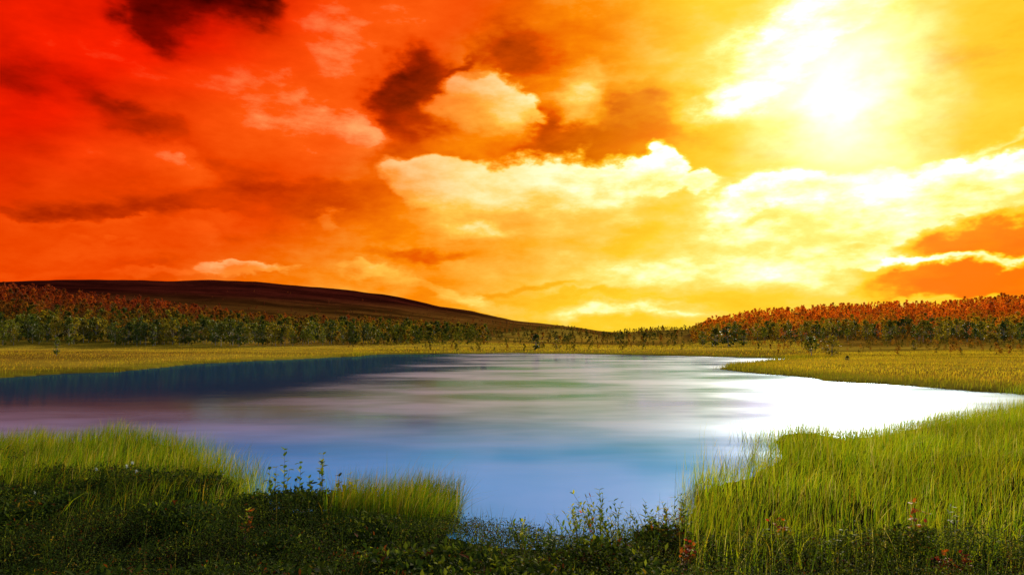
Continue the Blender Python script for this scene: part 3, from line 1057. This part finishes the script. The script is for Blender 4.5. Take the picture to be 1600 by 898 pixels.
wood_mass('birch_wood', 'red and green birch wood climbing the slope below the dark fell', 3600, (-260, 760), 240, 560, west_colour, (.45, 1.3), 1,
          lambda x, y, px, rr, hs: (hs.argmax(0) == 0) & (rng.uniform(0, 1, len(x)) < .35 + .8 * fbm(x, y, 25, 3)))
wood_mass('birch_wood', 'orange birch wood covering the low hill beyond the meadow', 3800, (1080, 1860), 285, 575, east_colour, (.36, 1.02), 2,
          lambda x, y, px, rr, hs: (hs.argmax(0) == 3) & (hs[3] > 1.2))
wood_mass('birch_wood', 'thin olive birch scrub on the low ground between the two hills', 1500, (560, 1180), 300, 980, low_colour, (.5, 1.0), 3,
          lambda x, y, px, rr, hs: (rng.uniform(0, 1, len(x)) < sstep(fbm(x, y, 60, 5), .40, .62) * .9 + .7 * (rr > 800)) & (hs.argmax(0) != 3))
def fell_colour(x, y, z, px, rr):
    n = len(x)
    hi = mixcol(n, [(.09, .018, .006), (.13, .032, .007), (.06, .02, .008)], (3, 2, 1), .3)
    lo_ = mixcol(n, [(.13, .11, .010), (.20, .10, .010), (.08, .085, .010)], (3, 3, 2), .3)
    u = sstep(z + rng.normal(0, 4, n), 8, 40)[:, None]
    return lo_ * (1 - u) + hi * u


wood_mass('heather_scrub', 'rusty scrub thinning out up the slope of the bare dark fell', 3000, (-200, 930), 540, 1500, fell_colour, (.35, .95), 4,
          lambda x, y, px, rr, hs: (hs.argmax(0) == 1) & (rng.uniform(0, 1, len(x)) < sstep(hs[1], 60, 8) * (.35 + fbm(x, y, 70, 6)) + .04))
wood_mass('scrub_cover', 'rusty and olive low scrub on the open slope before the orange wood', 900, (1170, 1760), 128, 300,
          lambda x, y, z, px, rr: mixcol(len(x), [(.16, .12, .012), (.24, .12, .012), (.10, .10, .010), (.30, .17, .015)], (3, 3, 2, 2), .3), (.10, .34), 5,
          lambda x, y, px, rr, hs: (lake_sd(x, y) < -8) & (rng.uniform(0, 1, len(x)) < .2 + 1.2 * sstep(rr, 150, 280)))
wood_mass('scrub_cover', 'low olive scrub on the flat meadow beyond the far shore', 420, (540, 1180), 165, 330,
          lambda x, y, z, px, rr: mixcol(len(x), [(.12, .11, .012), (.20, .12, .012), (.07, .08, .010)], (3, 2, 2), .3), (.10, .38), 6,
          lambda x, y, px, rr, hs: (lake_sd(x, y) < -5) & (rng.uniform(0, 1, len(x)) < sstep(fbm(x, y, 30, 8), .35, .65)))

# single bushes and small trees that stand apart on the open marsh
SOLO = [
    (88, 556, 'green', .52, 'small green birch alone in the marsh before the western wood', 'birch_tree'),
    (838, 546, 'dark', .72, 'round dark green willow bush on the far shore meadow', 'willow_bush'),
    (870, 545, 'olive', .50, 'olive willow bush beside the round dark one on the far shore', 'willow_bush'),
    (655, 531, 'dark', .85, 'long dark green thicket bush above the yellow meadow', 'willow_bush'),
    (684, 531, 'dark', .80, 'dark green bush at the pointed end of the thicket', 'willow_bush'),
    (670, 531, 'dark', .80, 'dark green bush in the middle of the thicket', 'willow_bush'),
    (1098, 540, 'green', .75, 'low green bush where the orange wood runs out', 'willow_bush'),
    (1138, 541, 'dark', 1.05, 'large dark green bush at the tip of the orange wood', 'willow_bush'),
    (1118, 541, 'green', .95, 'broad green bush next to the large dark one by the wood', 'willow_bush'),
    (1162, 540, 'green', .85, 'grey green bush in the gap beside the dark tip bush', 'willow_bush'),
    (1268, 556, 'green', .62, 'green willow bush by the head of the narrow inlet', 'willow_bush'),
    (1300, 556, 'olive', .60, 'yellowish willow bush standing right of the inlet willow', 'willow_bush'),
    (1428, 546, 'olive', .42, 'small olive bush alone on the open rusty slope', 'willow_bush'),
    (1324, 563, 'dark', .15, 'tiny dark bush on the smooth golden point', 'willow_bush'),
]
for px, py, key, s, lb, nm in SOLO:
    d = pdir(px, py)
    # walk along the sight line until it meets the ground
    k = 30.0
    while k < 600 and CAM_Z + d.z * k > float(ground(np.array([d.x * k]), np.array([d.y * k]))[0]):
        k += 1.0
    e = add_tree(d.x * k, d.y * k, key, s, lb, 'bushes scattered over the open marsh', wide=1.55 if nm == 'willow_bush' else 1.0, name=nm, sink=.25 if nm == 'willow_bush' else 0)
    e['category'] = 'bush' if nm == 'willow_bush' else 'tree'


# ------------------------------------------------------------------ near plants
def leaf_mesh(name, length, width, mat, fold=.18, droop=.22):
    """a pointed leaf with a folded midrib"""
    V = []
    rows = 6
    for i in range(rows + 1):
        u = i / rows
        w = width * .5 * math.sin(PI * u ** .8) ** .8 if 0 < i < rows else 0
        z = -droop * length * u * u
        y = length * u
        V += [(-w, y, z + fold * w), (0, y, z), (w, y, z + fold * w)]
    Q = []
    for i in range(rows):
        a = i * 3
        Q += [(a, a + 1, a + 4, a + 3), (a + 1, a + 2, a + 5, a + 4)]
    return mesh_np(name, np.array(V), [np.array(Q)], mat, smooth=True)


LEAFM = {
    'green': leaf_material('sprig_green', (.11, .19, .014), .62, .42, .12, vary=.3, vscale=9),
    'lime': leaf_material('sprig_lime', (.30, .34, .016), .62, .5, .12, vary=.3, vscale=9),
    'deep': leaf_material('sprig_deep', (.028, .050, .010), .62, .3, .12, vary=.3, vscale=9),
    'orange': leaf_material('sprig_orange', (.42, .12, .010), .62, .45, .12, (1.2, .9, .5), vary=.3, vscale=9),
    'red': leaf_material('sprig_red', (.32, .045, .018), .62, .45, .12, (1.2, .8, .5), vary=.3, vscale=9),
    'grey': leaf_material('sprig_grey', (.24, .26, .15), .62, .35, .12, vary=.2, vscale=9),
}
LEAVES = {(k, s): leaf_mesh('leaf', 1.0, w, m) for k, m in LEAFM.items() for s, w in (('round', .62), ('narrow', .32))}


def near_ground(px, py, guess=.3):
    z = guess
    for _ in range(12):
        x, y = pix(px, py, z)
        z = .5 * z + .5 * max(float(ground(np.array([x]), np.array([y]))[0]), 0)
    return x, y, z


def sprig(name, label, px, py_base, height, stems, spread, leaf, shape, keys, weights, cat, group=None, tall=1.0, per=11, seed=0):
    """an upright leafy plant: woody stems, each with its leaves"""
    r = random.Random(seed)
    x, y, z = near_ground(px, py_base)
    e = bpy.data.objects.new(name, None)
    e.empty_display_size = .1
    col.objects.link(e)
    e.location = (x, y, z)
    tag(e, label, cat, group)
    for s in range(stems):
        a = r.uniform(0, 2 * PI)
        h = height * r.uniform(.55, 1.0) if s else height
        lx, ly = math.cos(a) * spread * r.uniform(.2, 1) * (s > 0), math.sin(a) * spread * r.uniform(.2, 1) * .5 * (s > 0)
        wob = [r.uniform(-.025, .025) for _ in range(8)]
        pts = [(lx * .25 + lx * .75 * u ** 1.3 + wob[i] * u, ly * .25 + ly * .75 * u ** 1.3 + wob[i + 1] * u, h * u - .05 * (i == 0), .0062 * (1 - .75 * u)) for i, u in enumerate((0, .25, .5, .75, 1.0))]
        v, q = tube_arrays([pts], 5)
        st = obj('stem', mesh_np('stem', v, [q], WOODY, smooth=True), e)
        n = max(4, int(per * h / height))
        key = r.choices(keys, weights)[0]
        for k in range(n):
            u = .28 + .72 * (k + r.uniform(.1, .9)) / n if k < n - 2 else 1.0
            f = u * 4
            i0 = min(3, int(f))
            f -= i0
            p = [pts[i0][c] * (1 - f) + pts[i0 + 1][c] * f for c in range(3)]
            me = LEAVES[key if r.random() < .8 else r.choices(keys, weights)[0], shape]
            lf = obj('leaf', me, st, p)
            sc = leaf * r.uniform(.65, 1.2) * (1.15 - .35 * u)
            lf.scale = (sc, sc, sc)
            lf.rotation_euler = (r.uniform(.15, 1.15), r.uniform(-.3, .3), k * 2.4 + r.uniform(-.5, .5))
    return e


# dark willow sprigs standing against the blue water
DWS = [(428, 800, .62, 2), (442, 797, .86, 2), (468, 797, .70, 2), (484, 795, .46, 2), (503, 798, .80, 3), (528, 800, .50, 2), (548, 804, .56, 3), (402, 806, .30, 2)]
DLB = ['dark stemmed willow sprig with a bare gap below its crown of leaves', 'tallest willow sprig on the bank, tipped by a pale green tuft',
       'willow sprig with dark leaves up one straight stem beside the tallest', 'short grey leaved willow sprig between two tall sprigs against the lake',
       'branching willow sprig with a yellow green tip above the blue water', 'short willow sprig at the foot of the branching one',
       'bushy willow sprig beside the sedge spit', 'lowest willow sprig beside the reeds of the sedge clump']
for k, (px, py, h, n) in enumerate(DWS):
    sprig('willow_sprig', DLB[k], px, py, h * 1.18, n, .16, .115, 'round', ('green', 'deep', 'lime'), (4, 2, 2), 'shrub', 'willow sprigs against the blue water', seed=20 + k, per=15)
# yellow-green shrubs in the middle of the bank
MID = [(905, 846, .42, 6, ('lime', 'green'), (4, 1), 'yellow green willow shrub at the water with lime leaf tips'),
       (938, 850, .58, 6, ('lime', 'green', 'orange'), (3, 2, 1), 'tall lime willow shrub with orange leaves down its middle'),
       (962, 852, .46, 6, ('green', 'lime'), (3, 2), 'green willow shrub leaning beside the orange flecked one'),
       (1008, 856, .45, 6, ('lime', 'green'), (3, 2), 'broad lime shrub where the bank meets the tall sedge'),
       (1030, 860, .40, 6, ('green', 'lime', 'orange'), (3, 2, .6), 'green shrub with a few orange leaves next to the sedge'),
       (1066, 858, .52, 6, ('lime', 'green', 'orange'), (2, 3, .6), 'upright shrub with olive leaves under the reeds'),
       (820, 872, .34, 5, ('green', 'lime'), (3, 1), 'low green shrub in the gap of open water'),
       (860, 878, .32, 5, ('deep', 'green'), (2, 2), 'low dark shrub before the strip of deep blue water')]
for k, (px, py, h, n, keys, wts, lb) in enumerate(MID):
    sprig('willow_shrub', lb, px, py, h * 1.35, n + 4, .42, .10, 'narrow', keys, wts, 'shrub', 'willow shrubs along the middle of the bank', seed=50 + k, per=20)
# autumn plants and pale willow on the right of the bank
AUT = [(1432, 872, .50, 3, .18, ('red', 'orange'), (2, 3), 'round', 'red and orange dwarf birch twig leaning out of the heath'),
       (1478, 905, .22, 5, .16, ('orange', 'red'), (3, 1), 'round', 'low clump of glowing orange leaves in the heath'),
       (1506, 903, .20, 4, .14, ('red', 'orange'), (2, 1), 'round', 'low red leaved clump beside the glowing orange one'),
       (1490, 862, .42, 4, .18, ('grey', 'lime'), (4, 1), 'narrow', 'pale grey willow with narrow leaves in the green sedge'),
       (1215, 862, .30, 4, .14, ('red', 'orange', 'green'), (2, 1, 2), 'round', 'small reddish birch sprig at the edge of the sedge'),
       (1075, 892, .24, 4, .16, ('orange', 'red'), (1, 2), 'round', 'rust red clump low in the heath under the shrubs'),
       (384, 846, .30, 3, .12, ('orange', 'lime'), (3, 1), 'round', 'pale orange sprig in the dark heath by the reeds'),
       (300, 840, .26, 4, .16, ('red', 'deep'), (1, 2), 'round', 'dull red sprig in the dark heath below the sedge clump'),
       (1310, 880, .30, 5, .2, ('green', 'lime'), (2, 2), 'round', 'yellow green birch sprig in the heath beside the red twig')]
for k, (px, py, h, n, sp_, keys, wts, shp, lb) in enumerate(AUT):
    sprig('birch_sprig', lb, px, py, h * 1.35, n + 1, sp_, .085, shp, keys, wts, 'shrub', 'coloured sprigs in the heath', seed=80 + k, per=11)


# reeds standing in the shallows, each clump a thing with its own stems
REED = leaf_material('reed_stem', (.060, .085, .012), .5, .3, .3, vary=.3)


def reed_mesh(h, seed):
    r = random.Random(seed)
    a = r.uniform(-.6, .6)
    c = r.uniform(.02, .22)
    V, w = [], .0055
    for i in range(6):
        u = i / 5
        ww = w * (1 - u) ** .6
        V += [(c * h * u * u - ww, 0, h * u), (c * h * u * u, ww * .7, h * u), (c * h * u * u + ww, 0, h * u)]
    Q = []
    for i in range(5):
        b = i * 3
        Q += [(b, b + 1, b + 4, b + 3), (b + 1, b + 2, b + 5, b + 4)]
    return mesh_np('reed', np.array(V), [np.array(Q)], REED)


REEDS = [reed_mesh(h, i) for i, h in enumerate((.5, .62, .74, .56, .68, .45))]


def reed_clump(px, py, n, spread, label, s=1.0, seed=0, group='reeds standing in the shallows'):
    r = random.Random(seed)
    x, y = pix(px, py, 0)
    e = bpy.data.objects.new('reed_clump', None)
    e.empty_display_size = .1
    col.objects.link(e)
    e.location = (x, y, 0)
    tag(e, label, 'reeds', group)
    for k in range(n):
        o = obj('reed', REEDS[k % 6], e, (r.gauss(0, spread), r.gauss(0, spread * .7), -.08))
        q = s * r.uniform(.6, 1.15)
        o.scale = (1.2, 1.2, q)
        o.rotation_euler = (r.gauss(0, .08), r.gauss(0, .08), r.uniform(0, 2 * PI))


RC = [(1168, 692, 9, .25, 'few thin reeds standing farthest out before the green sedge'), (1186, 690, 16, .25, 'sparse reed clump in white water off the sedge corner'),
      (1200, 722, 16, .3, 'reed clump in the notch of the bright green sedge'), (1176, 738, 18, .35, 'reed clump below the notch in the sedge edge'),
      (1095, 778, 24, .22, 'dark reed clump against the sky blue patch of water'), (1110, 760, 24, .25, 'dense dark reeds joining the sedge by the blue patch'),
      (1135, 745, 22, .3, 'upright reeds between the dark clump and the sedge'), (1085, 790, 10, .12, 'loose reeds on the outer edge of the dark clump'),
      (388, 760, 18, .16, 'reeds with brown tips at the end of the dull sedge clump'), (383, 785, 22, .18, 'tall reeds in deep blue water at the sedge clump'),
      (365, 770, 20, .22, 'reeds rising from shadowed water inside the sedge clump'), (702, 800, 16, .12, 'brownish reeds at the tip of the sedge spit'),
      (690, 790, 16, .14, 'reeds hanging over pale water beside the spit tip'), (730, 838, 16, .2, 'thin arching reeds in the pale cove beyond the spit'),
      (765, 846, 18, .25, 'thin reeds on the near side of the pale cove'), (800, 850, 14, .25, 'loose reeds bowing over the pale water'),
      (845, 856, 14, .25, 'loose reeds before the strip of dark blue water'), (930, 836, 12, .1, 'slim reed tuft behind the lime shrub'),
      (1000, 838, 16, .25, 'thin reeds behind the broad lime shrub'), (1050, 830, 18, .25, 'pale reeds between the shrubs and blue water')]
for k, (px, py, n, sp_, lb) in enumerate(RC):
    reed_clump(px, py, n, sp_, lb, seed=k, s=1.0 if py < 800 else .85)


# cotton grass and a few pale flower heads
def cotton(px, py, h, label, seed):
    r = random.Random(seed)
    x, y, z = near_ground(px, py)
    e = bpy.data.objects.new('cotton_grass', None)
    e.empty_display_size = .1
    col.objects.link(e)
    e.location = (x, y, z)
    tag(e, label, 'flower', 'white cotton grass heads in the sedge')
    v, q = tube_arrays([[(0, 0, -.03, .003), (.02, 0, h * .5, .0025), (.03, 0, h, .002)]], 5)
    obj('stem', mesh_np('stem', v, [q], REED), e)
    n = 60
    d = rng.normal(0, 1, (n, 3))
    d /= np.linalg.norm(d, axis=1, keepdims=True)
    s = np.cross(d, rng.normal(0, 1, (n, 3)))
    s /= np.linalg.norm(s, axis=1, keepdims=True)
    c = np.array([.03, 0, h])
    L = rng.uniform(.02, .042, (n, 1))
    V = np.stack([c + s * .004, c - s * .004, c + d * L * [1, 1, 1.25]], 1)
    obj('flower_head', mesh_np('flower_head', V.reshape(-1, 3), [np.arange(n * 3).reshape(-1, 3)], COTTON), e)


COTTON = plain_material('cotton_fluff', (.80, .80, .72), .9, .05)
for k, (px, py, h, lb) in enumerate([(194, 772, .50, 'tallest white cotton grass head in the dull sedge clump'), (203, 768, .52, 'slightly higher twin of the white cotton grass head'),
                                     (209, 775, .44, 'white cotton grass head a little below its two neighbours'), (50, 800, .30, 'lone white cotton grass head low at the heath edge'),
                                     (147, 768, .40, 'faint white cotton grass head apart from the other three')]):
    cotton(px, py, h, lb, k)
